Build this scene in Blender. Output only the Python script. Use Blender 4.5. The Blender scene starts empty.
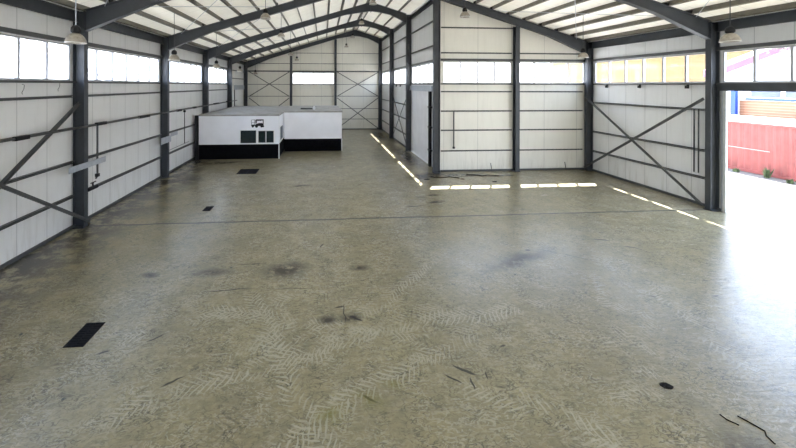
import bpy, math, random
from mathutils import Vector, Matrix, Euler
random.seed(7)
S = bpy.context.scene
COL = S.collection
PI = math.pi

# ------------------------------------------------------------------ dimensions (metres)
XL, XJ, XR = -7.72, 5.92, 14.07          # inner faces: long side wall, inner wall, doorway wall
Y0, BAY = 11.825, 6.0                    # first visible frame, bay length
def FY(k): return Y0 + BAY * k
YC = FY(1) + .25                         # cross wall face
YB = FY(4) + .2                          # end wall face
YF = -6.3                                # where the modelled hall stops behind the camera
ZS, ZT = 4.55, 5.66                      # window sill / head
XRIDGE = 3.175
def rz(x): return 9.97 - .305 * abs(x - XRIDGE)      # top of rafters
def deck(x): return rz(x) + .20                       # underside of the roof deck
ORD = ['zeroth', 'first', 'second', 'third', 'fourth', 'fifth', 'sixth', 'seventh', 'eighth', 'ninth', 'tenth', 'eleventh', 'twelfth', 'thirteenth']

# ------------------------------------------------------------------ materials
def nt(name):
    m = bpy.data.materials.new(name); m.use_nodes = True
    return m, m.node_tree.nodes, m.node_tree.links, m.node_tree.nodes['Principled BSDF']

def link(L, a, b): L.new(a, b)

def mixrgb(N, L, fac, a, b, typ='MIX'):
    n = N.new('ShaderNodeMixRGB'); n.blend_type = typ
    for sock, v in zip(('Fac', 'Color1', 'Color2'), (fac, a, b)):
        if hasattr(v, 'is_output'): L.new(v, n.inputs[sock])
        elif isinstance(v, (int, float)): n.inputs[sock].default_value = v if sock == 'Fac' else (v, v, v, 1)
        else: n.inputs[sock].default_value = (*v, 1)
    return n.outputs[0]

def math_(N, L, op, a, b=None, c=None, clamp=False):
    n = N.new('ShaderNodeMath'); n.operation = op; n.use_clamp = clamp
    for i, v in enumerate((a, b, c)):
        if v is None: continue
        if hasattr(v, 'is_output'): L.new(v, n.inputs[i])
        else: n.inputs[i].default_value = v
    return n.outputs[0]

def rng(N, L, v, a, b, c=0., d=1.):
    n = N.new('ShaderNodeMapRange'); n.clamp = True
    L.new(v, n.inputs[0])
    for i, x in enumerate((a, b, c, d)): n.inputs[i + 1].default_value = x
    return n.outputs[0]

def noise(N, L, vec, scale, detail=4, rough=.55, dist=0.):
    n = N.new('ShaderNodeTexNoise')
    if vec is not None: L.new(vec, n.inputs['Vector'])
    n.inputs['Scale'].default_value = scale; n.inputs['Detail'].default_value = detail
    n.inputs['Roughness'].default_value = rough; n.inputs['Distortion'].default_value = dist
    return n.outputs['Fac']

def mapping(N, L, vec, loc=(0, 0, 0), rot=(0, 0, 0), sc=(1, 1, 1), typ='POINT'):
    n = N.new('ShaderNodeMapping'); n.vector_type = typ
    L.new(vec, n.inputs['Vector'])
    n.inputs['Location'].default_value = loc; n.inputs['Rotation'].default_value = rot; n.inputs['Scale'].default_value = sc
    return n.outputs[0]

def geopos(N): return N.new('ShaderNodeNewGeometry').outputs['Position']

def simple(name, col, rough=.5, metal=0., var=.12, scale=6., bump=0., spec=None):
    m, N, L, B = nt(name)
    f = noise(N, L, geopos(N), scale, 5)
    c = mixrgb(N, L, rng(N, L, f, .3, .7), tuple(x * (1 - var) for x in col), tuple(min(1, x * (1 + var)) for x in col))
    L.new(c, B.inputs['Base Color'])
    B.inputs['Roughness'].default_value = rough; B.inputs['Metallic'].default_value = metal
    if spec is not None: B.inputs['Specular IOR Level'].default_value = spec
    if bump:
        b = N.new('ShaderNodeBump'); b.inputs['Strength'].default_value = bump; b.inputs['Distance'].default_value = .01
        L.new(f, b.inputs['Height']); L.new(b.outputs[0], B.inputs['Normal'])
    return m

def panel_wall(name, axis, col, phase=0., pitch=1.0):
    """white sandwich panels, one vertical joint per metre, faint grime"""
    m, N, L, B = nt(name)
    p = geopos(N); s = N.new('ShaderNodeSeparateXYZ'); L.new(p, s.inputs[0])
    u = math_(N, L, 'ADD', s.outputs[axis], 100. - phase)
    fr = math_(N, L, 'FRACT', math_(N, L, 'DIVIDE', u, pitch))
    d = math_(N, L, 'ABSOLUTE', math_(N, L, 'SUBTRACT', fr, .5))
    joint = rng(N, L, d, .5 - .014 / pitch, .5 - .004 / pitch, 1., 0.)          # 1 away from joint
    joint = math_(N, L, 'SUBTRACT', 1., joint)
    # micro ribs inside each panel
    g1 = noise(N, L, p, .9, 5, .6); g2 = noise(N, L, mapping(N, L, p, sc=(3, 3, .35)), 2., 5, .65)
    low = rng(N, L, s.outputs[2], 0., 1.2, 1., 0.)
    grime = math_(N, L, 'MULTIPLY', rng(N, L, g2, .48, .8), math_(N, L, 'ADD', math_(N, L, 'MULTIPLY', low, .45), .16))
    c = mixrgb(N, L, rng(N, L, g1, .3, .7), tuple(x * .95 for x in col), col)
    c = mixrgb(N, L, grime, c, (.42, .39, .33))
    c = mixrgb(N, L, math_(N, L, 'MULTIPLY', joint, .55), c, (.2, .2, .2))
    L.new(c, B.inputs['Base Color']); B.inputs['Roughness'].default_value = .42
    b = N.new('ShaderNodeBump'); b.inputs['Strength'].default_value = .5; b.inputs['Distance'].default_value = .01; b.invert = True
    L.new(joint, b.inputs['Height']); L.new(b.outputs[0], B.inputs['Normal'])
    return m

def roof_mat():
    m, N, L, B = nt('roof_insulation_film')
    p = geopos(N); s = N.new('ShaderNodeSeparateXYZ'); L.new(p, s.inputs[0])
    fr = math_(N, L, 'FRACT', math_(N, L, 'ADD', s.outputs[1], 100.3))
    d = math_(N, L, 'ABSOLUTE', math_(N, L, 'SUBTRACT', fr, .5))
    seam = rng(N, L, d, .482, .497)
    w = noise(N, L, mapping(N, L, p, sc=(1, .45, 1)), 2.6, 5, .6)
    g = noise(N, L, p, .5, 3)
    c = mixrgb(N, L, rng(N, L, w, .3, .7), (.80, .77, .70), (.87, .85, .78))
    c = mixrgb(N, L, rng(N, L, g, .5, .75, 0., .25), c, (.6, .54, .44))
    c = mixrgb(N, L, math_(N, L, 'MULTIPLY', seam, .45), c, (.3, .27, .22))
    L.new(c, B.inputs['Base Color']); B.inputs['Roughness'].default_value = .55
    b = N.new('ShaderNodeBump'); b.inputs['Strength'].default_value = .35; b.inputs['Distance'].default_value = .05
    L.new(w, b.inputs['Height']); L.new(b.outputs[0], B.inputs['Normal'])
    # translucency added to the film so roof daylight brightens ceiling and hall
    tr = N.new('ShaderNodeBsdfTranslucent'); tr.inputs[0].default_value = (1, .99, .96, 1)
    ms = N.new('ShaderNodeMixShader'); ms.inputs[0].default_value = .092
    L.new(B.outputs[0], ms.inputs[1]); L.new(tr.outputs[0], ms.inputs[2]); L.new(ms.outputs[0], N['Material Output'].inputs[0])
    return m

def floor_mat():
    m, N, L, B = nt('worn_concrete_floor')
    p = geopos(N)
    big = noise(N, L, p, .22, 4, .6); mid = noise(N, L, p, 1.1, 6, .62); fine = noise(N, L, p, 9., 6, .7)
    brush = noise(N, L, mapping(N, L, p, rot=(0, 0, .5), sc=(1, 6, 1)), 2.2, 5, .65, .6)
    brush2 = noise(N, L, mapping(N, L, p, rot=(0, 0, -.9), sc=(1, 7, 1)), 1.7, 5, .65, .8)
    c = mixrgb(N, L, rng(N, L, big, .35, .65), FLOOR_A, FLOOR_B)
    c = mixrgb(N, L, rng(N, L, mid, .35, .72, 0., .45), c, FLOOR_C)
    c = mixrgb(N, L, rng(N, L, brush, .55, .75, 0., .35), c, FLOOR_L)
    c = mixrgb(N, L, rng(N, L, brush2, .57, .8, 0., .25), c, FLOOR_D)
    c = mixrgb(N, L, rng(N, L, fine, .3, .75, .0, .5), c, FLOOR_D)
    # wobble for everything drawn on the floor
    nz = N.new('ShaderNodeTexNoise'); nz.inputs['Scale'].default_value = 1.3; nz.inputs['Detail'].default_value = 3; L.new(p, nz.inputs['Vector'])
    va = N.new('ShaderNodeVectorMath'); va.operation = 'MULTIPLY_ADD'
    L.new(nz.outputs['Color'], va.inputs[0]); va.inputs[1].default_value = (.35, .35, 0); 
    vb = N.new('ShaderNodeVectorMath'); vb.operation = 'SUBTRACT'; L.new(p, vb.inputs[0]); vb.inputs[1].default_value = (.175, .175, 0)
    L.new(vb.outputs[0], va.inputs[2]); q = va.outputs[0]
    patch = noise(N, L, p, 1.6, 4, .6); patch2 = noise(N, L, mapping(N, L, p, loc=(5, 3, 0)), 2.3, 4, .65)
    # tractor-tyre prints: two rows of slanted bars, the rows half a bar out of step
    light = dark = None
    for (cx, cy, ang, half_len, half_wid, kind, thr) in TRACKS:
        v = mapping(N, L, q, (cx, cy, 0), (0, 0, ang), (1, 1, 1), 'TEXTURE')
        s = N.new('ShaderNodeSeparateXYZ'); L.new(v, s.inputs[0])
        ay = math_(N, L, 'ABSOLUTE', s.outputs[1])
        t = math_(N, L, 'MULTIPLY_ADD', s.outputs[0], 9.5, math_(N, L, 'MULTIPLY', ay, 8.0))
        t = math_(N, L, 'ADD', t, math_(N, L, 'MULTIPLY', math_(N, L, 'GREATER_THAN', s.outputs[1], 0.), .5))
        fr = math_(N, L, 'ABSOLUTE', math_(N, L, 'SUBTRACT', math_(N, L, 'FRACT', math_(N, L, 'ADD', t, 50.)), .5))
        bar = rng(N, L, fr, .19, .09)
        bar = math_(N, L, 'MULTIPLY', bar, rng(N, L, ay, half_wid, half_wid - .05))
        bar = math_(N, L, 'MULTIPLY', bar, rng(N, L, math_(N, L, 'ABSOLUTE', s.outputs[0]), half_len, half_len - .5))
        bar = math_(N, L, 'MULTIPLY', bar, rng(N, L, patch if kind == 'l' else patch2, thr, thr + .12))
        if kind == 'l': light = bar if light is None else math_(N, L, 'MAXIMUM', light, bar)
        else: dark = bar if dark is None else math_(N, L, 'MAXIMUM', dark, bar)
    for (vv, lo, hi, colr, amt) in ((mapping(N, L, p, rot=(0, 0, .6), sc=(1, 1.8, 1)), .5, .06, FLOOR_L, .75), (mapping(N, L, p, loc=(3, 7, 0), rot=(0, 0, -.5), sc=(1, 1.8, 1)), .5, .045, FLOOR_D, .75)):
        sq = noise(N, L, vv, 6.0, 2.0, .55, 1.2)
        ln = rng(N, L, math_(N, L, 'ABSOLUTE', math_(N, L, 'SUBTRACT', sq, lo)), hi, hi * .3)
        ln = math_(N, L, 'MULTIPLY', ln, rng(N, L, patch if colr is FLOOR_L else patch2, .36, .62))
        c = mixrgb(N, L, math_(N, L, 'MULTIPLY', ln, amt), c, colr)
    c = mixrgb(N, L, math_(N, L, 'MULTIPLY', light, .8), c, FLOOR_L)
    c = mixrgb(N, L, math_(N, L, 'MULTIPLY', dark, .5), c, FLOOR_D)
    # stains and rubber marks with a shape of their own
    edge = noise(N, L, p, 3.2, 5, .7)
    def blob(cx, cy, ang, a, b, soft):
        v = mapping(N, L, q, (cx, cy, 0), (0, 0, ang), (a, b, 1), 'TEXTURE')
        sx = N.new('ShaderNodeSeparateXYZ'); L.new(v, sx.inputs[0]); cmb = N.new('ShaderNodeCombineXYZ')
        L.new(sx.outputs[0], cmb.inputs[0]); L.new(sx.outputs[1], cmb.inputs[1])
        ln = N.new('ShaderNodeVectorMath'); ln.operation = 'LENGTH'; L.new(cmb.outputs[0], ln.inputs[0])
        return rng(N, L, ln.outputs['Value'], 1., 1. - soft)
    def group(blobs):
        out = None
        for b in blobs:
            k = blob(*b); out = k if out is None else math_(N, L, 'MAXIMUM', out, k)
        return out
    st = math_(N, L, 'MULTIPLY', group(STAINS), rng(N, L, edge, .34, .50))
    c = mixrgb(N, L, math_(N, L, 'MULTIPLY', st, .95), c, (.045, .038, .027))
    mk = math_(N, L, 'MULTIPLY', group(MARKS), rng(N, L, edge, .22, .36))
    c = mixrgb(N, L, math_(N, L, 'MULTIPLY', mk, .85), c, (.018, .017, .016))
    gr = math_(N, L, 'MULTIPLY', group(GREENS), rng(N, L, edge, .35, .6))
    c = mixrgb(N, L, math_(N, L, 'MULTIPLY', gr, .65), c, (.17, .155, .03))
    # scattered specks
    vo = N.new('ShaderNodeTexVoronoi'); vo.inputs['Scale'].default_value = 2.3; L.new(p, vo.inputs['Vector'])
    sp = math_(N, L, 'MULTIPLY', rng(N, L, vo.outputs['Distance'], .09, .05), rng(N, L, patch2, .5, .6))
    c = mixrgb(N, L, math_(N, L, 'MULTIPLY', sp, .85), c, (.03, .045, .04))
    # the construction joint across the hall and a few saw cuts
    s = N.new('ShaderNodeSeparateXYZ'); L.new(p, s.inputs[0])
    wob = math_(N, L, 'MULTIPLY', math_(N, L, 'SUBTRACT', noise(N, L, p, .9, 5), .5), .16)
    jy = math_(N, L, 'ABSOLUTE', math_(N, L, 'SUBTRACT', math_(N, L, 'ADD', s.outputs[1], wob), 11.88))
    jm = rng(N, L, jy, .06, .025)
    c = mixrgb(N, L, math_(N, L, 'MULTIPLY', jm, .9), c, (.05, .05, .045))
    # wet-dry dirt along the foot of the long wall
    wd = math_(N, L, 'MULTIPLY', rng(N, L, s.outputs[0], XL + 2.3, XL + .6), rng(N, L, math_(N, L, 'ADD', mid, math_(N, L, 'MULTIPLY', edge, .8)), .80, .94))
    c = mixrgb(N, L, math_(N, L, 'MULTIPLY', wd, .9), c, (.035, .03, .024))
    L.new(c, B.inputs['Base Color'])
    r = rng(N, L, math_(N, L, 'ADD', math_(N, L, 'MULTIPLY', mid, .5), math_(N, L, 'MULTIPLY', brush, .5)), .3, .7, .14, .30)
    L.new(r, B.inputs['Roughness']); B.inputs['IOR'].default_value = 1.5; B.inputs['Specular IOR Level'].default_value = .32; B.inputs['Coat Weight'].default_value = .26; B.inputs['Coat Roughness'].default_value = .36; B.inputs['Coat IOR'].default_value = 1.5
    h = math_(N, L, 'ADD', math_(N, L, 'MULTIPLY', brush, .5), math_(N, L, 'ADD', math_(N, L, 'MULTIPLY', brush2, .5), math_(N, L, 'MULTIPLY', fine, .25)))
    h = math_(N, L, 'SUBTRACT', h, math_(N, L, 'MULTIPLY', jm, .8))
    b = N.new('ShaderNodeBump'); b.inputs['Strength'].default_value = .4; b.inputs['Distance'].default_value = .02
    L.new(h, b.inputs['Height']); L.new(b.outputs[0], B.inputs['Normal']); L.new(b.outputs[0], B.inputs['Coat Normal'])
    return m

def glass_mat(name, tint=(.97, .98, 1.), diffuse=.008):
    m, N, L, B = nt(name)
    N.remove(B); out = N['Material Output']
    t = N.new('ShaderNodeBsdfTransparent'); t.inputs[0].default_value = (*tint, 1)
    g = N.new('ShaderNodeBsdfGlossy'); g.inputs['Roughness'].default_value = .03
    lw = N.new('ShaderNodeLayerWeight'); lw.inputs['Blend'].default_value = .5
    fac = math_(N, L, 'MULTIPLY_ADD', math_(N, L, 'POWER', lw.outputs['Facing'], 5.), .6, .02)
    a = N.new('ShaderNodeMixShader'); L.new(fac, a.inputs[0]); L.new(t.outputs[0], a.inputs[1]); L.new(g.outputs[0], a.inputs[2])
    tr = N.new('ShaderNodeBsdfTranslucent'); tr.inputs[0].default_value = (.95, .96, 1, 1)
    n = noise(N, L, geopos(N), 2.5, 4)
    b = N.new('ShaderNodeMixShader'); L.new(rng(N, L, n, .3, .7, diffuse * .6, diffuse * 1.4), b.inputs[0])
    L.new(a.outputs[0], b.inputs[1]); L.new(tr.outputs[0], b.inputs[2]); L.new(b.outputs[0], out.inputs[0])
    return m

def stripes_mat(name, axis, pitch, colA, colB, duty=.1, rough=.6):
    """courses / corrugation colour lines along one axis"""
    m, N, L, B = nt(name)
    p = geopos(N); s = N.new('ShaderNodeSeparateXYZ'); L.new(p, s.inputs[0])
    fr = math_(N, L, 'FRACT', math_(N, L, 'DIVIDE', math_(N, L, 'ADD', s.outputs[axis], 100.), pitch))
    k = math_(N, L, 'LESS_THAN', fr, duty)
    f = noise(N, L, p, 3., 5)
    c = mixrgb(N, L, rng(N, L, f, .3, .7), tuple(x * .85 for x in colA), colA)
    c = mixrgb(N, L, math_(N, L, 'MULTIPLY', k, .8), c, colB)
    L.new(c, B.inputs['Base Color']); B.inputs['Roughness'].default_value = rough
    return m

FLOOR_A, FLOOR_B = (.285, .243, .135), (.385, .335, .195)
FLOOR_C, FLOOR_L, FLOOR_D = (.16, .142, .096), (.39, .36, .27), (.07, .062, .045)
TRACKS = [  # cx, cy, angle, half length, half width, light/dark, threshold
    (-.55, 5.6, -1.15, 2.8, .22, 'l', .36), (.25, 6.2, .35, 2.8, .22, 'l', .40), (1.7, 6.6, .12, 3.2, .22, 'l', .42), (.9, 5.3, .5, 2.4, .22, 'l', .42),
    (-1.6, 6.0, .75, 2.0, .22, 'l', .47), (2.6, 4.9, -.6, 2.4, .22, 'l', .44), (-2.2, 7.0, .3, 2.2, .22, 'l', .49), (-.3, 6.7, -.3, 2.6, .22, 'l', .42), (1.2, 7.3, .8, 2.4, .22, 'l', .44),
    (5.6, 6.6, .95, 3.2, .24, 'l', .46), (6.9, 6.2, 1.25, 2.8, .24, 'l', .46), (4.3, 8.3, .5, 3.4, .22, 'd', .50), (4.9, 5.2, .8, 2.6, .22, 'l', .47),
    (-1.2, 4.75, .1, .42, .20, 'd', .10), (-.4, 7.1, .9, 2.6, .22, 'd', .50), (2.2, 5.6, -.7, 1.6, .22, 'd', .48), (6.6, 4.9, 1.1, 2.4, .24, 'd', .46)]
STAINS = [(-.9, 8.75, .2, .75, .55, .8), (.9, 8.7, 0, .32, .2, .8), (.08, 6.8, 0, .26, .2, .7), (.52, 6.8, .1, .3, .2, .7), (-2.6, 8.7, .1, .7, .3, .9),
    (-1.0, 15.9, .2, .6, .22, .8), (5.2, 17.3, .3, 1.5, .7, .5), (6.8, 17.3, 0, 1.7, .4, .5), (8.9, 17.1, 0, .8, .25, .5), (4.3, 13.4, .3, .5, .15, .6), (4.5, 14.2, .1, .35, .12, .6), (5.1, 3.95, .3, .5, .35, .9), (-5.6, 21.0, .2, 1.6, .35, .8), (-6.3, 17.2, .5, .8, .9, .9),
    (-4.0, 8.72, 0, .3, .15, .8), (5.0, 31.5, 1.57, 3.2, .7, .5), (5.2, 22.5, 1.57, 4.4, .75, .6), (5.0, 8.8, .4, 1.6, .35, .9)]
MARKS = [(2.23, 5.47, -.75, .20, .028, .4), (1.98, 5.3, -.75, .17, .022, .4), (2.24, 5.2, 1.4, .13, .018, .4), (2.48, 5.32, 1.4, .12, .016, .4), (.66, 5.02, -.7, .12, .03, .5),
    (-2.05, 7.94, .0, .62, .025, .5), (-.62, 7.93, .02, .55, .014, .5), (-1.75, 9.05, .0, .5, .012, .5), (.42, 6.95, 1.5, .35, .012, .4), (.35, 7.15, 0, .1, .03, .4), (.62, 6.78, -.6, .2, .03, .4),
    (6.3, 9.0, -.62, .9, .015, .4), (5.9, 9.85, -.5, .7, .012, .4), (8.0, 9.7, -.3, .22, .05, .5), (8.45, 9.2, -.4, .2, .03, .5), (5.5, 9.3, .2, .08, .05, .5), (8.3, 7.0, 0, .1, .03, .5),
    (-.02, 9.95, 1.2, .14, .02, .4), (-2.2, 5.55, .6, .2, .02, .4), (-2.9, 6.55, .8, .14, .02, .4), (-3.6, 6.2, .3, .12, .03, .5), (3.4, 13.0, .2, .45, .05, .6), (3.9, 14.0, -.1, .3, .05, .6), (1.7, 16.0, 1.0, .35, .03, .5), (3.1, 5.9, .2, .07, .03, .4)]
GREENS = [(.62, 5.0, -.5, .32, .24, .9), (.12, 4.8, .2, .3, .2, .9), (1.0, 5.25, 0, .25, .12, .9)]

M = {}
M['floor'] = floor_mat()
M['roof'] = roof_mat()
M['wall_long'] = panel_wall('white_panel_long_wall', 1, (.80, .80, .79), .72, 1.0)
M['wall_cross'] = panel_wall('white_panel_cross_wall', 0, (.76, .74, .67), .0, 1.8)
M['wall_end'] = panel_wall('white_panel_end_wall', 0, (.76, .74, .66), -.95, 2.1)
M['steel'] = simple('slate_grey_painted_steel', (.038, .043, .050), .48, .0, .18, 3.)
M['rail'] = simple('grey_painted_wall_rail', (.065, .067, .066), .45, 0., .15, 4.)
M['purlin'] = simple('olive_grey_purlin_steel', (.125, .115, .092), .5, 0., .2, 5.)
M['galv'] = simple('galvanised_steel', (.42, .45, .50), .42, .25, .12, 8.)
M['lightgrey'] = simple('pale_grey_paint', (.55, .56, .56), .5, 0., .08)
M['frame'] = simple('grey_window_frame', (.46, .46, .48), .45, 0., .06)
M['glass'] = glass_mat('hazy_window_glass')
M['black'] = simple('black_plastic', (.010, .010, .011), .5, 0., .3, spec=.25)
M['pipe'] = simple('dark_steel_pipe', (.07, .072, .075), .4, .3, .25, 9.)
M['cabin'] = simple('white_lilac_cabin_cladding', (.86, .86, .90), .5, 0., .04, 1.2)
M['plinth'] = simple('black_plinth_paint', (.004, .004, .005), .8, 0., .4, spec=.05)
M['cabinroof'] = simple('grey_bitumen_roof', (.32, .31, .285), .85, 0., .22, 2.5, .3)
M['dark_glass'] = simple('dark_window_glass', (.012, .02, .022), .08, 0., .2)
M['shade'] = simple('dusty_aluminium_shade', (.42, .38, .32), .38, .55, .25, 14.)
M['shade_rim'] = simple('pale_lamp_rim', (.75, .74, .72), .4, .2, .1)
M['door'] = simple('lilac_grey_door_sheet', (.88, .88, .90), .45, 0., .05, 1.5)
M['scrap'] = simple('black_rubber_scrap', (.012, .011, .010), .8, 0., .5, 30., spec=.1)
M['drain'] = simple('cast_iron_grating', (.008, .008, .010), .7, 0., .5, 25., spec=.15)
M['conc'] = simple('pale_yard_concrete', (.28, .272, .258), .85, 0., .08, .8)
M['gravel'] = simple('grey_gravel_strip', (.14, .125, .105), .95, 0., .35, 7., .4)
M['red'] = simple('weathered_red_container_paint', (.17, .036, .031), .55, 0., .22, 1.6)
M['redline'] = simple('faded_pink_paint_line', (.45, .22, .2), .6)
M['white'] = simple('white_paint', (.8, .8, .8), .5, 0., .04)
M['brick'] = stripes_mat('orange_brick_courses', 2, .16, (.24, .115, .06), (.34, .25, .18), .18)
M['blue'] = simple('bright_blue_paint', (.008, .045, .26), .4, 0., .06)
M['greyglass'] = simple('grey_blue_window_glass', (.10, .115, .15), .5, 0., .2, 1., spec=.1)
M['yellow'] = stripes_mat('yellow_render', 2, 1.3, (.17, .095, .010), (.19, .12, .03), .1)
M['pinkroof'] = simple('dusty_pink_roof_edge', (.20, .07, .12), .6, 0., .1)
M['leaf'] = simple('grey_green_leaves', (.06, .085, .035), .7, 0., .4, 8.)
M['bark'] = simple('brown_bark', (.12, .08, .05), .9, 0., .3)
M['bluegrey'] = simple('pale_blue_grey_trim', (.13, .15, .20), .5, 0., .1)

# ------------------------------------------------------------------ mesh builder
class MB:
    def __init__(s): s.v = []; s.f = []; s.smooth = set()
    def add(s, vs, fs, smooth=False):
        o = len(s.v); s.v += [tuple(p) for p in vs]
        for f in fs:
            if smooth: s.smooth.add(len(s.f))
            s.f.append(tuple(i + o for i in f))
        return s
    def box(s, x0, x1, y0, y1, z0, z1):
        x0, x1 = sorted((x0, x1)); y0, y1 = sorted((y0, y1)); z0, z1 = sorted((z0, z1))
        vs = [(x, y, z) for z in (z0, z1) for y in (y0, y1) for x in (x0, x1)]
        return s.add(vs, [(0, 2, 3, 1), (4, 5, 7, 6), (0, 1, 5, 4), (2, 6, 7, 3), (0, 4, 6, 2), (1, 3, 7, 5)])
    def sweep(s, prof, p0, p1, up):
        """extrude a 2-D profile (side, up) from p0 to p1"""
        p0, p1 = Vector(p0), Vector(p1); d = (p1 - p0).normalized(); up = Vector(up)
        side = d.cross(up).normalized(); up = side.cross(d).normalized()
        n = len(prof); vs = [p + side * a + up * b for p in (p0, p1) for a, b in prof]
        fs = [(i, (i + 1) % n, n + (i + 1) % n, n + i) for i in range(n)]
        fs += [tuple(range(n))[::-1], tuple(range(n, 2 * n))]
        return s.add(vs, fs)
    def tube(s, pts, r, n=8):
        pts = [Vector(p) for p in pts]; rings = []
        for i, p in enumerate(pts):
            d = ((pts[min(i + 1, len(pts) - 1)] - pts[max(i - 1, 0)])).normalized()
            a = d.orthogonal().normalized() if i == 0 else (rings[-1][1] - d * rings[-1][1].dot(d)).normalized()
            rings.append((p, a, d.cross(a)))
        vs = [p + (a * math.cos(2 * PI * k / n) + b * math.sin(2 * PI * k / n)) * r for p, a, b in rings for k in range(n)]
        fs = [(i * n + k, i * n + (k + 1) % n, (i + 1) * n + (k + 1) % n, (i + 1) * n + k) for i in range(len(pts) - 1) for k in range(n)]
        s.add(vs, fs, True)
        return s.add(vs[:n] + vs[-n:], [tuple(range(n))[::-1], tuple(range(n, 2 * n))])
    def lathe(s, prof, c, n=20):
        """prof: (radius, z) list around a vertical axis at c"""
        c = Vector(c); vs = [c + Vector((r * math.cos(2 * PI * k / n), r * math.sin(2 * PI * k / n), z)) for r, z in prof for k in range(n)]
        fs = [(i * n + k, i * n + (k + 1) % n, (i + 1) * n + (k + 1) % n, (i + 1) * n + k) for i in range(len(prof) - 1) for k in range(n)]
        return s.add(vs, fs, True)
    def prism(s, poly, y0, y1):
        """x-z polygon pushed along y"""
        n = len(poly); vs = [(x, y, z) for y in (y0, y1) for x, z in poly]
        fs = [(i, (i + 1) % n, n + (i + 1) % n, n + i) for i in range(n)] + [tuple(range(n))[::-1], tuple(range(n, 2 * n))]
        return s.add(vs, fs)
    def build(s, name, mat, parent=None, origin=None):
        o3 = Vector(origin) if origin is not None else (Vector(parent['_o']) if parent is not None else Vector((0, 0, 0)))
        me = bpy.data.meshes.new(name)
        me.from_pydata([Vector(p) - o3 for p in s.v], [], s.f); me.update()
        for i in s.smooth: me.polygons[i].use_smooth = True
        import bmesh
        b = bmesh.new(); b.from_mesh(me); bmesh.ops.recalc_face_normals(b, faces=b.faces); b.to_mesh(me); b.free()
        me.materials.append(mat)
        o = bpy.data.objects.new(name, me); COL.objects.link(o)
        if parent is not None: o.parent = parent; o.location = (0, 0, 0) if origin is None else o3 - Vector(parent['_o'])
        else: o.location = o3
        o['_o'] = tuple(o3)
        return o

def tag(o, label, cat, group=None, kind='thing'):
    o['label'] = label; o['category'] = cat; o['kind'] = kind
    if group: o['group'] = group
    return o
def thing(name, label, cat, loc, group=None):
    o = bpy.data.objects.new(name, None); COL.objects.link(o); o.location = loc; o['_o'] = tuple(loc); o.empty_display_size = .2
    return tag(o, label, cat, group)
def struct(o, label=None, cat=None):
    o['kind'] = 'structure'
    if label: o['label'] = label
    if cat: o['category'] = cat
    return o
def sempty(name, loc, label=None, cat=None):
    o = bpy.data.objects.new(name, None); COL.objects.link(o); o.location = loc; o['_o'] = tuple(loc); o.empty_display_size = .2
    return struct(o, label, cat)

def Iprof(d, b, tf=.016, tw=.011):
    """I section: depth d along 'side', flange width b along 'up'"""
    h, w, t = d / 2, b / 2, tw / 2
    return [(-h, -w), (-h + tf, -w), (-h + tf, -t), (h - tf, -t), (h - tf, -w), (h, -w), (h, w), (h - tf, w), (h - tf, t), (-h + tf, t), (-h + tf, w), (-h, w)]
def Cprof(d, b, t=.008, lip=.02):
    """C section: web along 'up' (height b), depth d along 'side'"""
    return [(0, -b / 2), (d, -b / 2), (d, -b / 2 + lip), (d - t, -b / 2 + lip), (d - t, -b / 2 + t), (t, -b / 2 + t), (t, b / 2 - t), (d - t, b / 2 - t), (d - t, b / 2 - lip), (d, b / 2 - lip), (d, b / 2), (0, b / 2)]

# ------------------------------------------------------------------ floor, ceiling, walls
def floor_piece(mb, x0, x1, y0, y1): mb.box(x0, x1, y0, y1, -.2, 0)
f = MB(); floor_piece(f, XL - .15, XR + .15, YF, YC + .1); floor_piece(f, XL - .15, XJ + .12, YC + .1, YB + .12)
struct(f.build('floor', M['floor']), 'worn beige concrete hall floor with tyre prints', 'floor')

c = MB()
def slope(mb, x0, x1, y0, y1, t=.12):
    mb.prism([(x0, deck(x0)), (x1, deck(x1)), (x1, deck(x1) + t), (x0, deck(x0) + t)], y0, y1)
slope(c, XL - .2, XRIDGE, YF, YB + .2); slope(c, XRIDGE, XR + .2, YF, YC + .17); slope(c, XRIDGE, XJ + .14, YC + .17, YB + .2)
struct(c.build('ceiling', M['roof']), 'cream insulation film under the pitched roof', 'ceiling')

def panel_run(mb, axis, face, t, u0, u1, holes, ztop, z0=0.):
    """a wall sheet along x (axis 0) or y (axis 1); holes = (ua, ub, za, zb); ztop(u) the top edge"""
    us = sorted({u0, u1, *[h[0] for h in holes], *[h[1] for h in holes], *([XRIDGE] if axis == 0 and u0 < XRIDGE < u1 else [])})
    for a, b in zip(us, us[1:]):
        cuts = sorted((h[2], h[3]) for h in holes if h[0] <= a + 1e-6 and h[1] >= b - 1e-6)
        z = z0; spans = []
        for za, zb in cuts:
            if za > z + 1e-6: spans.append((z, za))
            z = zb
        for za, zb in spans:
            if axis == 0: mb.box(a, b, face, face + t, za, zb)
            else: mb.box(face, face + t, a, b, za, zb)
        ta, tb = ztop(a), ztop(b)
        if axis == 0: mb.prism([(a, z), (b, z), (b, tb), (a, ta)], face, face + t)
        else: mb.box(face, face + t, a, b, z, ta)

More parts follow.
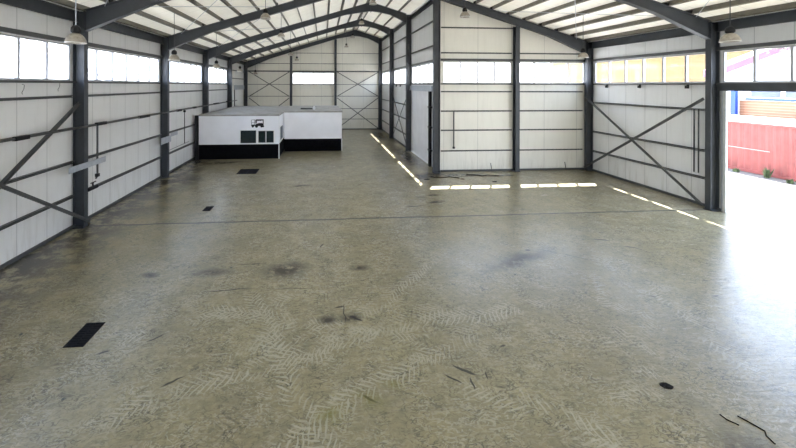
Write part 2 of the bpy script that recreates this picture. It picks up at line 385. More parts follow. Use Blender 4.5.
WIN_L = [(FY(k) + .18, FY(k + 1) - .18) for k in range(-3, 3)]
WIN_R = [(FY(k) + .18, FY(k + 1) - .18) for k in range(-3, 1)]
WIN_J = [(FY(k) + .2, FY(k + 1) - .2) for k in (1, 2, 3)]
WIN_C = [(6.16, 9.80), (10.13, 13.82)]
WIN_B = [(-3.0, 1.10)]
WIN_F = [(-7.2, -3.2), (-3.0, 1.1), (1.3, 5.5), (5.8, 9.8), (10.1, 13.8)]
DOOR_R = (FY(-1) + .2, 11.58, 0., 4.26)
DOOR_J = (19.42, 24.23, 0., 4.10)
DOOR_L = (32.1, 35.55, 0., 4.12)
w = MB(); panel_run(w, 1, XL, -.1, YF, YB + .1, [(a, b, ZS, ZT) for a, b in WIN_L] + [DOOR_L], lambda u: deck(XL) - .02)
struct(w.build('wall_left', M['wall_long']), 'long white panelled side wall with ribbon windows', 'wall')
w = MB(); panel_run(w, 1, XR, .1, YF, YC + .1, [(a, b, ZS, ZT) for a, b in WIN_R] + [DOOR_R], lambda u: deck(XR) - .02)
struct(w.build('wall_right', M['wall_long']), 'white panelled wall with the open vehicle doorway', 'wall')
w = MB(); panel_run(w, 1, XJ, .1, YC + .1, YB + .1, [(a, b, ZS, ZT) for a, b in WIN_J] + [DOOR_J], lambda u: deck(XJ + .1))
struct(w.build('wall_inner', M['wall_long']), 'white panelled inner wall holding the closed sliding door', 'wall')
w = MB(); panel_run(w, 0, YC, .1, XJ, XR, [(a, b, ZS, ZT) for a, b in WIN_C], deck)
struct(w.build('wall_cross', M['wall_cross']), 'cream panelled cross wall under the sloping rafter', 'wall')
w = MB(); panel_run(w, 0, YB, .1, XL, XJ, [(a, b, ZS, ZT) for a, b in WIN_B], deck)
struct(w.build('wall_back', M['wall_end']), 'cream panelled end wall behind the cabins', 'wall')

w = MB(); panel_run(w, 0, YF, -.1, XL - .1, XR + .1, [(a, b, ZS, ZT) for a, b in WIN_F] + [(1.0, 6.0, 0., 4.4)], deck)  # unseen doorway added to let more daylight into the hall
struct(w.build('wall_front', M['wall_end']), 'panelled gable wall at the near end of the hall', 'wall')

# dark flashing at the foot of the walls
def foot(name, *a): struct(MB().box(*a).build(name, M['rail']), 'dark flashing strip along the wall foot', 'trim')
foot('baseboard_left', XL, XL + .05, YF, DOOR_L[0], 0, .09)
foot('baseboard_right', XR - .05, XR, 11.68, YC, 0, .09)
foot('baseboard_cross', XJ, XR, YC - .05, YC, 0, .09)
foot('baseboard_back', XL, XJ, YB - .05, YB, 0, .09)
foot('baseboard_inner', XJ - .05, XJ, DOOR_J[1] + .1, YB, 0, .09)

# ------------------------------------------------------------------ windows
WN = [0]
def window(axis, face, out, a, b, n, latches=()):
    """ribbon window in a wall; out = +1/-1 outward direction along the wall normal; n panes"""
    WN[0] += 1
    loc = (face, (a + b) / 2, ZS) if axis == 1 else ((a + b) / 2, face, ZS)
    root = sempty('window_%d' % WN[0], loc)
    def bx(mb, ua, ub, da, db, za, zb):
        p, q = face + out * da, face + out * db
        if axis == 1: mb.box(p, q, ua, ub, za, zb)
        else: mb.box(ua, ub, p, q, za, zb)
    fr = MB(); t = .045
    bx(fr, a, b, .0, .07, ZS, ZS + t); bx(fr, a, b, .0, .07, ZT - t, ZT)
    bx(fr, a, a + t, .0, .07, ZS + t, ZT - t); bx(fr, b - t, b, .0, .07, ZS + t, ZT - t)
    for i in range(1, n):
        u = a + (b - a) * i / n; bx(fr, u - .036, u + .036, -.015, .07, ZS + t, ZT - t)
    fr.build('window_frame', M['frame'], root)
    g = MB(); bx(g, a + t, b - t, .033, .040, ZS + t, ZT - t); g.build('pane', M['glass'], root)
    s = MB(); bx(s, a - .15, b + .15, -.10, .0, ZS - .075, ZS - .01); s.build('window_sill', M['rail'], root)
    h = MB(); bx(h, a - .15, b + .15, -.10, .0, ZT + .03, ZT + .15); h.build('window_head', M['rail'], root)
    for u in latches:
        l = MB(); bx(l, u - .05, u + .05, -.10, -.02, ZS - .22, ZS - .10); bx(l, u - .03, u + .03, -.05, .0, ZS - .12, ZS - .06); l.build('window_latch', M['black'], root)
    return root
for i, (a, b) in enumerate(WIN_L): window(1, XL, -1, a, b, 6)
for i, (a, b) in enumerate(WIN_R): window(1, XR, 1, a, b, 6, (12.85, 14.95, 16.8) if i == 3 else ())
for i, (a, b) in enumerate(WIN_J): window(1, XJ, 1, a, b, 6, (27.0, 28.5) if i == 1 else ())
for a, b in WIN_C: window(0, YC, 1, a, b, 4)
for a, b in WIN_B: window(0, YB, 1, a, b, 4)
for a, b in WIN_F: window(0, YF, -1, a, b, 4)

# ------------------------------------------------------------------ doors
d = sempty('door_1', (XR, 8.7, 0), 'tall open vehicle doorway onto the sunlit yard', 'door')
MB().box(XR - .12, XR + .1, DOOR_R[0] - .2, 11.72, 4.26, 4.50).build('door_header', M['steel'], d)
j = MB(); j.box(XR - .09, XR - .03, 11.47, 11.57, 0, 4.26); j.build('door_jamb', M['lightgrey'], d)
MB().box(XR - .03, XR + .02, 11.58, 11.66, 0, 4.26).build('door_guide', M['galv'], d)
j = MB(); j.box(XR - .05, XR + .1, DOOR_R[0] - .1, DOOR_R[0], 0, 4.26); j.build('door_jamb', M['lightgrey'], d)
d = sempty('door_2', (XJ, 21.8, 0), 'closed lilac grey sliding door in the inner wall', 'door')
MB().box(XJ + .01, XJ + .07, DOOR_J[0], DOOR_J[1], .05, 4.10).build('door_leaf', M['door'], d)
MB().box(XJ - .12, XJ, 18.95, 24.95, 4.10, 4.42).build('door_track_cover', M['galv'], d)
j = MB()
j.box(XJ - .14, XJ, 19.22, 19.42, 0, 4.10); j.box(XJ - .12, XJ, 24.23, 24.4, 0, 4.10); j.build('door_jamb', M['black'], d)
MB().box(XJ - .04, XJ + .01, DOOR_J[0], DOOR_J[1], .01, .07).build('door_threshold', M['white'], d)
for z in (.85, 2.1, 3.2): MB().box(XJ - .16, XJ - .02, 19.05, 19.45, z, z + .09).build('door_hinge', M['black'], d)
MB().box(XJ - .05, XJ + .01, 24.0, 24.1, 1.0, 1.2).build('door_handle', M['lightgrey'], d)
d = sempty('door_3', (XL, 33.9, 0), 'pale far door beside the cabins under a grey lintel', 'door')
MB().box(XL - .06, XL - .01, DOOR_L[0], DOOR_L[1], 0, 4.02).build('door_leaf', M['white'], d)
MB().box(XL - .02, XL + .1, 31.95, 35.65, 4.02, 4.42).build('door_lintel', M['galv'], d)
MB().box(XL - .02, XL + .06, 32.0, 32.12, 0, 4.02).build('door_jamb', M['steel'], d)

# ------------------------------------------------------------------ steel columns
def column(x, y, ztop, depth_axis, label, d=.33, b=.20, z0=0.):
    r = thing('steel_column', label, 'column', (x, y, 0), 'steel columns')
    up = (0, 1, 0) if depth_axis == 'x' else (1, 0, 0)
    MB().sweep(Iprof(d, b), (x, y, z0), (x, y, ztop), up).build('shaft', M['steel'], r)
    hd, hb = (d / 2, b / 2 + .06) if depth_axis == 'x' else (b / 2 + .06, d / 2)
    MB().box(x - hd, x + hd, y - hb, y + hb, 0, .025).build('base_plate', M['steel'], r)
    return r
LW, DW, IW, CW, EW = 'long side wall', 'doorway wall', 'inner wall', 'cross wall', 'end wall'
zc = rz(XL + .165) - .02
for k in range(5):
    lab = ['slate grey column on long side wall, first from the camera, crossed by long plate',
           'slate grey column on long side wall, second from the camera, with short pale plates',
           'slate grey column on long side wall, third from the camera, beside the cabin front',
           'slate grey column on long side wall, fourth from the camera, rising behind the cabin',
           'slate grey corner column where long side wall meets end wall'][k]
    column(XL + .19, FY(k), rz(XL + .19), 'x', lab)
for k in range(1, 5):
    lab = ['', 'tall dark corner column where inner wall meets cross wall', 'dark column on inner wall at the far edge of the sliding door',
           'dark column on inner wall between cross braced bay and plain last bay', 'dark corner column where inner wall meets end wall'][k]
    column(XJ - .19, FY(k), rz(XJ - .19) - (0 if k > 1 else .42), 'x', lab)
column(XR - .19, FY(0), rz(XR - .19), 'x', 'thick grey column beside the open vehicle doorway')
column(XR - .19, FY(1), rz(XR - .19), 'x', 'dark corner column where cross wall meets doorway wall')
column(9.96, FY(1) + .05, rz(9.96) - .42, 'y', 'dark middle column of cross wall between its two windows', .30, .22)
column(-3.14, FY(4) + .02, rz(-3.14) - .40, 'y', 'grey column on end wall between cross brace and window', .30, .22)
column(1.245, FY(4) + .02, rz(1.245) - .40, 'y', 'grey column on end wall below the ridge, beyond the window', .30, .22)

# ------------------------------------------------------------------ roof frames
def strip(mb, st, y0, y1, which):
    """swept band through stations (x, ztop, zbot)"""
    n = len(st); vs = []; fs = []
    for x, zt, zb in st:
        if which == 'top': a, b = zt, zt - .016
        elif which == 'bot': a, b = zb + .016, zb
        else: a, b = zt, zb
        vs += [(x, y0, a), (x, y1, a), (x, y1, b), (x, y0, b)]
    for i in range(n - 1):
        for k in range(4):
            p, q = i * 4 + k, i * 4 + (k + 1) % 4
            fs.append((p, q, q + 4, p + 4))
    fs += [(0, 1, 2, 3), tuple(4 * (n - 1) + k for k in (3, 2, 1, 0))]
    mb.add(vs, fs)
def rafter_half(st, y):
    mb = MB(); strip(mb, st, y - .10, y + .10, 'top'); strip(mb, st, y - .10, y + .10, 'bot'); strip(mb, st, y - .006, y + .006, 'web')
    return mb
PURX = [XRIDGE + .16 + .879 * i for i in range(12)] + [13.80]
PURX_L = [2 * XRIDGE - x for x in PURX]
for k in range(5):
    y = FY(k)
    lab = ['wide pitched roof frame of slate steel, first from the camera', 'slate roof frame running along the cross wall top, second from the camera',
           'slate roof frame over the sliding door jamb column, third from the camera', 'slate roof frame, fourth from the camera, one before the end wall', 'slate roof frame tight against the end wall'][k]
    r = thing('roof_rafter', lab, 'rafter', (XRIDGE, y, rz(XRIDGE)), 'pitched roof frames')
    stL = [(x, rz(x), rz(x) - dd) for x, dd in [(XL + .36, .66), (XL + 2.4, .40), (XL + 3.2, .38), (XRIDGE - 1.7, .36), (XRIDGE - .6, .50), (XRIDGE, .60)]]
    rafter_half(stL, y).build('rafter_arm', M['steel'], r)
    if k <= 1:
        stR = [(2 * XRIDGE - x, a, b) for x, a, b in stL][::-1]
    else:
        stR = [(x, rz(x), rz(x) - dd) for x, dd in [(XRIDGE, .60), (XRIDGE + .6, .48), (XRIDGE + 1.3, .42), (XJ - .9, .50), (XJ - .36, .62)]]
    rafter_half(stR, y).build('rafter_arm', M['steel'], r)
    MB().box(XRIDGE - .025, XRIDGE + .025, y - .105, y + .105, rz(XRIDGE) - .66, rz(XRIDGE) - .01).build('ridge_plate', M['steel'], r)
    if k <= 1:
        for x in PURX + PURX_L:
            if XL + .6 < x < XR - .6:
                MB().box(x - .05, x + .05, y - .09, y + .09, rz(x) + .005, rz(x) + .13).build('purlin_cleat', M['black'], r)

for i, x in enumerate(PURX):                                   # purlins: doorway side
    y1 = YC + .05 if x > XJ - .1 else YB + .05
    o = MB().sweep(Cprof(.07, .178), (x, YF, rz(x) + .1), (x, y1, rz(x) + .1), (.29, 0, 1)).build('roof_purlin', M['purlin'], origin=(x, 4, rz(x) + .1))
    tag(o, 'olive grey roof purlin, %s down from the ridge on the doorway side' % ORD[i + 1], 'purlin', 'roof purlins')
for i, x in enumerate(PURX_L):
    o = MB().sweep(Cprof(.07, .178), (x, YB + .05, rz(x) + .1), (x, YF, rz(x) + .1), (-.29, 0, 1)).build('roof_purlin', M['purlin'], origin=(x, 4, rz(x) + .1))
    tag(o, 'olive grey roof purlin, %s down from the ridge on the cabin side' % ORD[i + 1], 'purlin', 'roof purlins')

# eave beams between the column heads
for k in range(-1, 4):
    y0, y1 = FY(k) + .12, FY(k + 1) - .12
    o = MB().sweep(Cprof(.09, .34), (XL + .13, y0, 6.52), (XL + .13, y1, 6.52), (0, 0, 1)).build('eave_beam', M['steel'], origin=(XL + .13, y0, 6.52))
    tag(o, 'slate eave beam over the long side wall, %s bay from the camera' % ORD[k + 2], 'eave beam', 'eave beams')
    if k < 1:
        o = MB().sweep(Cprof(-.09, .34), (XR - .13, y0, 6.52), (XR - .13, y1, 6.52), (0, 0, 1)).build('eave_beam', M['steel'], origin=(XR - .13, y0, 6.52))
        tag(o, 'slate eave beam over the %s of the doorway wall' % ('open vehicle doorway' if k < 0 else 'cross braced bay'), 'eave beam', 'eave beams')
for k in range(1, 4):
    y0, y1 = FY(k) + .12, FY(k + 1) - .12
    o = MB().sweep(Cprof(-.09, .26), (XJ - .06, y0, 8.93), (XJ - .06, y1, 8.93), (0, 0, 1)).build('eave_beam', M['steel'], origin=(XJ - .06, y0, 8.93))
    tag(o, 'slate beam along the top of inner wall, %s' % ['above the sliding door', 'above the cross braced bay', 'in the last bay by the end wall'][k - 1], 'eave beam', 'eave beams')

# ------------------------------------------------------------------ wall rails (girts)
def rail(p0, p1, flip, label, h=.07, d=.11):
    o = MB().sweep(Cprof(d * flip, h), p0, p1, (0, 0, 1)).build('wall_rail', M['rail'], origin=p0)
    tag(o, label, 'wall rail', 'wall rails')
HL = [1.0, 2.05, 3.08, 4.07]
for k in range(-1, 4):
    y0, y1 = FY(k) + .12, FY(k + 1) - .12
    hs = HL if k < 3 else [5.0, 5.69]
    for i, z in enumerate(hs):
        if k == 3: lab = 'thin grey rail above the far pale door of long side wall, %s one' % ('lower' if i == 0 else 'upper')
        else: lab = 'thin grey rail on long side wall, %s bay from the camera, %s up from floor' % (ORD[k + 2], ORD[i + 1])
        rail((XL + .11, y0, z), (XL + .11, y1, z), 1 if False else 1, lab) if False else rail((XL, y0, z), (XL, y1, z), 1, lab)
for i, z in enumerate([1.04, 2.05, 3.55]):
    rail((XR, FY(0) + .12, z), (XR, FY(1) - .12, z), -1, 'thin grey rail behind the cross brace of doorway wall, %s up from floor' % ORD[i + 1])
for j, (a, b) in enumerate([(XJ + .02, 9.83), (10.09, XR - .34)]):
    for i, z in enumerate([1.06, 2.12, 3.11, 4.11, 6.11, 7.41]):
        bb = b if z < rz(b) - .75 else XRIDGE + (9.97 - .42 - z) / .305
        if bb < a + .3: continue
        nm = ['near the inner wall corner', 'near the doorway wall corner'][j]
        rail((a, YC, z), (bb, YC, z), -1, 'thin grey rail on cross wall %s, %s up from floor' % (nm, ORD[i + 1]), .08)
for j, (a, b) in enumerate([(XL + .33, -3.27), (-3.01, 1.11), (1.37, XJ - .34)]):
    for i, z in enumerate([1.04, 2.08, 3.33, 4.5 if j != 1 else None, 5.81, 6.57, 7.62]):
        if z is None: continue
        aa, bb = a, b
        if z > rz(a) - .45: aa = XRIDGE - (9.97 - .42 - z) / .305
        if aa > b - .3: continue
        nm = ['bay next to long side wall', 'middle bay with the window', 'bay next to inner wall'][j]
        rail((aa, YB, z), (bb, YB, z), -1, 'thin grey rail on end wall, %s, %s up from floor' % (nm, ORD[i + 1]), .13 if i == 4 else .06)
for k in (1, 2, 3):
    y0, y1 = FY(k) + .12, min(FY(k + 1) - .12, YB)
    for i, z in enumerate(([] if k == 1 else [.95, 2.05, 3.05]) + [6.55, 7.87]):
        nm = ['', 'above the sliding door', 'in the cross braced bay', 'in the last bay'][k]
        rail((XJ, y0, z), (XJ, y1, z), -1, 'thin dark rail on inner wall %s, %s from the bottom' % (nm, ORD[i + 1]), .06)

# ------------------------------------------------------------------ bracing
def brace(p0, p1, normal, label, w=.09, d=.05):
    """angle iron bar"""
    pr = [(-w / 2, 0), (w / 2, 0), (w / 2, .008), (-w / 2 + .008, .008), (-w / 2 + .008, d), (-w / 2, d)]
    o = MB().sweep(pr, p0, p1, normal).build('cross_brace', M['rail'], origin=p0)
    tag(o, label, 'brace', 'wall bracing bars')
bx_ = XL + .22
brace((bx_, 11.70, 3.88), (bx_, 5.95, 0.12), (1, 0, 0), 'angle iron brace rising toward first column of long side wall', .10, .06)
brace((XL + .42, 11.90, .14), (XL + .36, 5.95, 3.93), (1, 0, 0), 'angle iron brace running down to foot of first column on long side wall', .10, .06)
bx_ = XR - .42
brace((bx_, 17.80, 3.86), (bx_, 11.95, 0.14), (-1, 0, 0), 'angle iron brace from corner column down to foot of the doorway column', .11, .06)
brace((bx_ - .065, 11.85, 3.98), (bx_ - .065, 17.75, .18), (-1, 0, 0), 'angle iron brace from doorway column down to corner column foot', .11, .06)
bx_ = XJ - .14
brace((bx_, 23.95, 4.0), (bx_, 29.7, .1), (-1, 0, 0), 'dark brace on inner wall falling away from the sliding door', .08, .04)
brace((bx_ - .05, 23.95, .1), (bx_ - .05, 29.7, 4.0), (-1, 0, 0), 'dark brace on inner wall rising away from the sliding door', .08, .04)
for (a, b, nm) in ((-7.2, -3.3, 'end wall beside the long side wall'), (1.4, 5.55, 'end wall beside the inner wall')):
    for (za, zb, tier) in ((3.32, 5.75, 'upper'), (.1, 3.18, 'lower')):
        yy = YB - .16
        brace((a, yy, za), (b, yy, zb), (0, -1, 0), 'thin brace on %s, rising bar of the %s cross' % (nm, tier), .07, .04)
        brace((a, yy - .045, zb), (b, yy - .045, za), (0, -1, 0), 'thin brace on %s, falling bar of the %s cross' % (nm, tier), .07, .04)
# roof tie rods under the deck
def rod(p0, p1, label):
    o = MB().tube([p0, p1], .012, 6).build('roof_tie_rod', M['galv'], origin=p0); tag(o, label, 'tie rod', 'roof tie rods')
for k in (-1, 0, 1, 2):
    for side, nm in ((-1, 'cabin side'), (1, 'doorway side')):
        if side > 0 and k > 0: continue
        xa, xb = XRIDGE + side * 9.9, XRIDGE + side * 5.6
        for q, (ya, yb) in enumerate(((FY(k) + .15, FY(k + 1) - .15), (FY(k + 1) - .15, FY(k) + .15))):
            zo = -.04 - .05 * q
            rod((xa, ya, rz(xa) + zo), (xb, yb, rz(xb) + zo), 'thin pale roof tie rod, %s, %s bay from camera, %s' % (nm, ORD[k + 2], ['leaning away uphill', 'leaning back uphill'][q]))

# ------------------------------------------------------------------ hanging lamps
def lamp(x, y, zb, label, scale=.79, rod_pale=False):
    top = rz(x) + .0 if any(abs(x - q) < .11 for q in PURX + PURX_L) else deck(x) - .02
    r = thing('hanging_lamp', label, 'lamp', (x, y, zb), 'hanging bell lamps')
    s = scale
    sh = MB(); sh.lathe([(.265 * s, 0), (.262 * s, .03 * s), (.25 * s, .09 * s), (.215 * s, .17 * s), (.15 * s, .245 * s), (.085 * s, .285 * s), (.08 * s, .29 * s)], (x, y, zb), 24)
    sh.lathe([(.255 * s, .0), (.24 * s, .09 * s), (.205 * s, .165 * s), (.14 * s, .235 * s), (.08 * s, .27 * s), (.0001, .272 * s)], (x, y, zb), 24)
    sh.build('lamp_shade', M['shade'], r)
    MB().lathe([(.268 * s, -.012 * s), (.272 * s, .0), (.268 * s, .014 * s), (.255 * s, .014 * s), (.255 * s, -.012 * s), (.268 * s, -.012 * s)], (x, y, zb), 24).build('shade_rim', M['shade_rim'], r)
    MB().lathe([(.085 * s, .285 * s), (.125 * s, .31 * s), (.13 * s, .36 * s), (.12 * s, .44 * s), (.07 * s, .50 * s), (.03 * s, .52 * s), (.0001, .525 * s)], (x, y, zb), 16).build('gear_housing', M['black'], r)
    MB().lathe([(.0001, .03 * s), (.05 * s, .045 * s), (.07 * s, .10 * s), (.055 * s, .17 * s), (.035 * s, .25 * s)], (x, y, zb), 14).build('lamp_bulb', M['shade_rim'], r)
    MB().tube([(x, y, zb + .5 * s), (x, y, top)], .012, 6).build('hanger_rod', M['galv' if rod_pale else 'pipe'], r)
for i, (x, y, z) in enumerate([(-5.73, 8.83, 5.40), (-5.91, 14.83, 5.41), (-6.0, 20.83, 5.41), (-6.05, 26.83, 5.40), (-6.05, 32.83, 5.38)]):
    lamp(x, y, z, 'bell lamp in the low row over the long side wall, %s from the camera' % ORD[i + 1], rod_pale=i == 0)
for i, (x, y, z) in enumerate([(-2.33, 14.83, 7.12), (-2.39, 20.83, 7.19), (-2.39, 26.83, 6.62), (-2.38, 33.2, 6.66)]):
    lamp(x, y, z, 'bell lamp in the row halfway up the cabin side roof slope, %s from the camera' % ORD[i + 1])
for i, (x, y, z) in enumerate([(2.9, 20.83, 9.15), (2.87, 26.83, 9.03), (2.7, 32.83, 8.76), (2.26, 34.9, 8.10)]):
    lamp(x, y, z, 'bell lamp hung at the roof ridge, %s from the camera' % ORD[i + 1])
lamp(5.99, 14.83, 7.33, 'bell lamp hung high in front of the cross wall')
lamp(11.28, 14.83, 5.65, 'bell lamp hung before the corner of cross wall and doorway wall')
lamp(10.87, 8.83, 5.62, 'bell lamp hanging beside the window over the open doorway')

# ------------------------------------------------------------------ pipes and fittings on the long side wall
def pipe(name, pts, r, label, cat='pipe', mat='pipe', group='wall pipes', joints=()):
    o = MB().tube(pts, r, 8).build(name, M[mat], origin=pts[0]); tag(o, label, cat, group)
    for q in joints:
        MB().box(q[0] - .05, q[0] + .05, q[1] - q[3], q[1] + q[3], q[2] - .05, q[2] + .05).build('pipe_joint', M['black'], o)
    return o
px_ = XL + .40
pipe('air_pipe', [(px_, 7.5, 3.13), (px_, 31.4, 3.13)], .032, 'dark pipe running along the long side wall in front of its columns', joints=[(px_, 9.35, 3.13, .2), (px_, 12.5, 3.15, .25), (px_, 15.4, 3.13, .4), (px_, 19.0, 3.13, .25), (px_, 21.2, 3.14, .2), (px_, 25.4, 3.15, .5), (px_, 28.4, 3.15, .3)])
pipe('hanging_pipe', [(XL + .30, 12.48, 3.13), (XL + .30, 12.48, 1.42), (XL + .30, 12.40, 1.36)], .03, 'dark drop pipe hanging just past first column of long side wall', joints=[(XL + .3, 12.48, 1.45, .05)])
pipe('hanging_pipe', [(XL + .22, 20.2, 3.13), (XL + .22, 20.2, 1.25)], .02, 'thin drop pipe past second column of long side wall', joints=[(XL + .22, 20.2, 3.0, .06)])
pipe('hanging_pipe', [(XL + .2, 18.1, 1.22), (XL + .2, 20.9, 1.25)], .012, 'thin cable strung low past second column of long side wall', 'cable')
pipe('hanging_pipe', [(6.68, YC - .13, 3.12), (6.68, YC - .13, 1.2)], .035, 'thin drop pipe on cross wall beside the tall corner column', joints=[(6.68, YC - .13, 1.25, .04)])
pipe('hanging_pipe', [(XR - .14, 12.5, 3.56), (XR - .14, 12.5, 1.2)], .025, 'dark drop pipe on doorway wall, the one farther from its column')
pipe('hanging_pipe', [(XR - .14, 12.34, 3.56), (XR - .14, 12.34, 1.2)], .022, 'dark drop pipe on doorway wall, the one closer to its column')
def plate(y0, y1, z0, z1, x, label):
    o = MB().box(x, x + .02, y0, y1, z0, z1).build('steel_plate', M['galv'], origin=(x, (y0 + y1) / 2, z0)); tag(o, label, 'steel plate', 'plates on the columns')
    MB().box(x - .06, x, (y0 + y1) / 2 - .09, (y0 + y1) / 2 + .09, z0 + .02, z1 - .02).build('bracket', M['rail'], o)
plate(11.0, 12.75, 1.84, 2.02, XL + .39, 'long galvanised plate strapped across first column of long side wall')
plate(16.95, 18.0, 1.70, 2.0, XL + .39, 'short galvanised plate on front of second column of long side wall')
plate(18.05, 18.85, 1.92, 2.10, XL + .36, 'small pale plate just beyond second column of long side wall')
t = thing('valve_fitting', 'black valve fitting clamped low on first column of long side wall', 'valve', (XL + .34, 12.1, 1.1))
MB().tube([(XL + .36, 11.9, 1.12), (XL + .36, 12.35, 1.12)], .06, 10).build('valve_body', M['black'], t)
MB().tube([(XL + .36, 12.15, 1.10), (XL + .36, 12.15, 1.28)], .025, 8).build('valve_stem', M['black'], t)
MB().tube([(XL + .36, 12.05, 1.29), (XL + .36, 12.30, 1.29)], .018, 8).build('valve_lever', M['black'], t)
for q, (y, z) in enumerate([(9.85, 4.32), (11.1, 4.38)]):
    o = MB().tube([(XL + .02, y, z + .12), (XL + .08, y, z + .1), (XL + .1, y - .04, z), (XL + .08, y - .08, z - .1), (XL + .05, y - .02, z - .14)], .006, 6).build('cable_hook', M['rail'], origin=(XL, y, z))
    tag(o, ['dark cable hook under the window, first along long side wall', 'dark cable hook under the window close to first column'][q], 'hook')

# ------------------------------------------------------------------ cabins
def rect(mb, x0, x1, y, z0, z1, t=.03): mb.box(x0, x1, y - t, y, z0, z1)
cx0, cx1, cy0, cy1 = -7.335, -2.63, 21.95, 31.0
t = thing('office_cabin', 'white flat roofed cabin with two dark windows and black truck emblem', 'cabin', ((cx0 + cx1) / 2, cy0, 0))
MB().box(cx0, cx1, cy0, cy1, .88, 2.58).build('cabin_wall', M['cabin'], t)
MB().box(cx0, cx1 - .02, cy0 + .02, cy1, 0, .88).build('plinth', M['plinth'], t)
MB().box(cx0, cx1 + .02, cy0 - .03, cy1 + .02, 2.58, 2.66).build('roof_slab', M['cabinroof'], t)
MB().box(cx0 - .215, cx0, cy0 - .05, cy0 + .12, 0, 2.62).build('edge_strip', M['black'], t)  # black strip filling the gap beside the cabin front
MB().box(cx1 - .03, cx1 + .02, cy0 - .025, cy0 + .03, 0, .88).build('corner_trim', M['white'], t)
w1 = MB().box(-4.96, -3.93, cy0 - .03, cy0, .90, 1.76).box(-3.93, -2.90, cy0 - .03, cy0, .90, 1.72).build('window_frame', M['white'], t)
MB().box(-4.90, -3.99, cy0 - .045, cy0 - .028, .96, 1.71).build('pane', M['dark_glass'], w1)
MB().box(-3.85, -3.44, cy0 - .045, cy0 - .028, .98, 1.68).build('pane', M['dark_glass'], w1)
MB().box(-3.37, -2.95, cy0 - .045, cy0 - .028, .98, 1.68).build('pane', M['dark_glass'], w1)
MB().box(-3.44, -3.37, cy0 - .055, cy0 - .028, .96, 1.69).build('mullion', M['frame'], w1)
sw = MB().box(cx1, cx1 + .03, 22.3, 23.6, 1.0, 1.9).build('window_frame', M['white'], t)
MB().box(cx1 + .028, cx1 + .04, 22.37, 23.53, 1.06, 1.84).build('pane', M['greyglass'], sw)
# truck emblem: cab outline, open-sided body, chassis, wheels
e = MB(); ye = cy0; T = .012
rect(e, -4.00, -3.55, ye, 2.30, 2.37, T); rect(e, -3.60, -3.55, ye, 2.12, 2.30, T); rect(e, -4.02, -3.95, ye, 2.16, 2.34, T)
rect(e, -4.00, -3.55, ye, 2.04, 2.12, T); rect(e, -3.86, -3.62, ye, 2.12, 2.15, T)
for x in (-3.93, -3.80): e.add([(x, ye - T, 2.30), (x + .05, ye - T, 2.26), (x + .1, ye - T, 2.30)], [(0, 1, 2)])
rect(e, -4.26, -4.04, ye, 2.335, 2.355, T); rect(e, -4.28, -4.26, ye, 2.0, 2.33, T); rect(e, -4.27, -4.05, ye, 2.16, 2.18, T); rect(e, -4.08, -4.04, ye, 2.0, 2.34, T); rect(e, -4.28, -4.04, ye, 1.98, 2.06, T)
rect(e, -4.05, -3.55, ye, 1.97, 2.05, T)
def disc(mb, x, z, r, y, n=18):
    v = [(x + r * math.cos(2 * PI * k / n), y - T - .001, z + r * math.sin(2 * PI * k / n)) for k in range(n)] + [(x + r * math.cos(2 * PI * k / n), y, z + r * math.sin(2 * PI * k / n)) for k in range(n)]
    mb.add(v, [tuple(range(n))] + [(k, (k + 1) % n, n + (k + 1) % n, n + k) for k in range(n)])
for x, r in ((-4.19, .07), (-3.97, .085), (-3.67, .075), (-3.58, .06)): disc(e, x, 1.955, r, ye)
e.build('truck_emblem', M['black'], t)
bx0, bx1, by0, by1 = -2.58, 1.28, 24.3, 31.0
t = thing('office_cabin', 'plain white cabin without windows, set back beside the one with emblem', 'cabin', ((bx0 + bx1) / 2, by0, 0))
MB().box(bx0, bx1, by0, by1, .83, 2.60).build('cabin_wall', M['cabin'], t)
MB().box(bx0 + .02, bx1 - .02, by0 + .02, by1, 0, .83).build('plinth', M['plinth'], t)
MB().box(bx0, bx1 + .03, by0 - .03, by1 + .02, 2.60, 2.68).build('roof_slab', M['cabinroof'], t)
MB().box(bx1 - .03, bx1 + .02, by0 - .01, by0 + .05, 0, .83).build('corner_trim', M['white'], t)
o = MB().tube([(-1.6, 26.2, 2.735), (-.75, 26.15, 2.735)], .05, 8).build('roof_bar', M['rail'], origin=(-1.2, 26.2, 2.68)); tag(o, 'dark bar lying on the roof of the plain white cabin', 'bar')
o = MB().box(-.72, -.56, 26.05, 26.2, 2.68, 2.86).box(-.68, -.6, 26.09, 26.16, 2.86, 2.92).build('roof_vent', M['white'], origin=(-.64, 26.1, 2.68)); tag(o, 'small white vent on the roof of the plain white cabin', 'vent')

# ------------------------------------------------------------------ floor gratings and scraps
def grating(x0, x1, y0, y1, label, n):
    t = thing('floor_grating', label, 'drain', ((x0 + x1) / 2, (y0 + y1) / 2, 0), 'floor drains')
    fr = MB(); b = .03
    for a in ((x0, x1, y0, y0 + b), (x0, x1, y1 - b, y1), (x0, x0 + b, y0 + b, y1 - b), (x1 - b, x1, y0 + b, y1 - b)): fr.box(*a, 0.001, .012)
    fr.build('grating_rim', M['drain'], t)
    g = MB(); g.box(x0 + b, x1 - b, y0 + b, y1 - b, .001, .003)
    for i in range(1, n):
        y = y0 + b + (y1 - y0 - 2 * b) * i / n; g.box(x0 + b, x1 - b, y - .012, y + .012, .003, .010)
    xm = (x0 + x1) / 2; g.box(xm - .012, xm + .012, y0 + b, y1 - b, .003, .011)
    g.build('grating_bars', M['drain'], t)
grating(-4.36, -4.03, 6.40, 7.02, 'black iron floor grating closest to the camera', 9)
grating(-4.22, -3.95, 12.98, 13.45, 'small black floor grating just beyond the floor joint', 7)
grating(-4.30, -3.32, 18.25, 19.30, 'large black pit cover in front of the emblem cabin', 12)

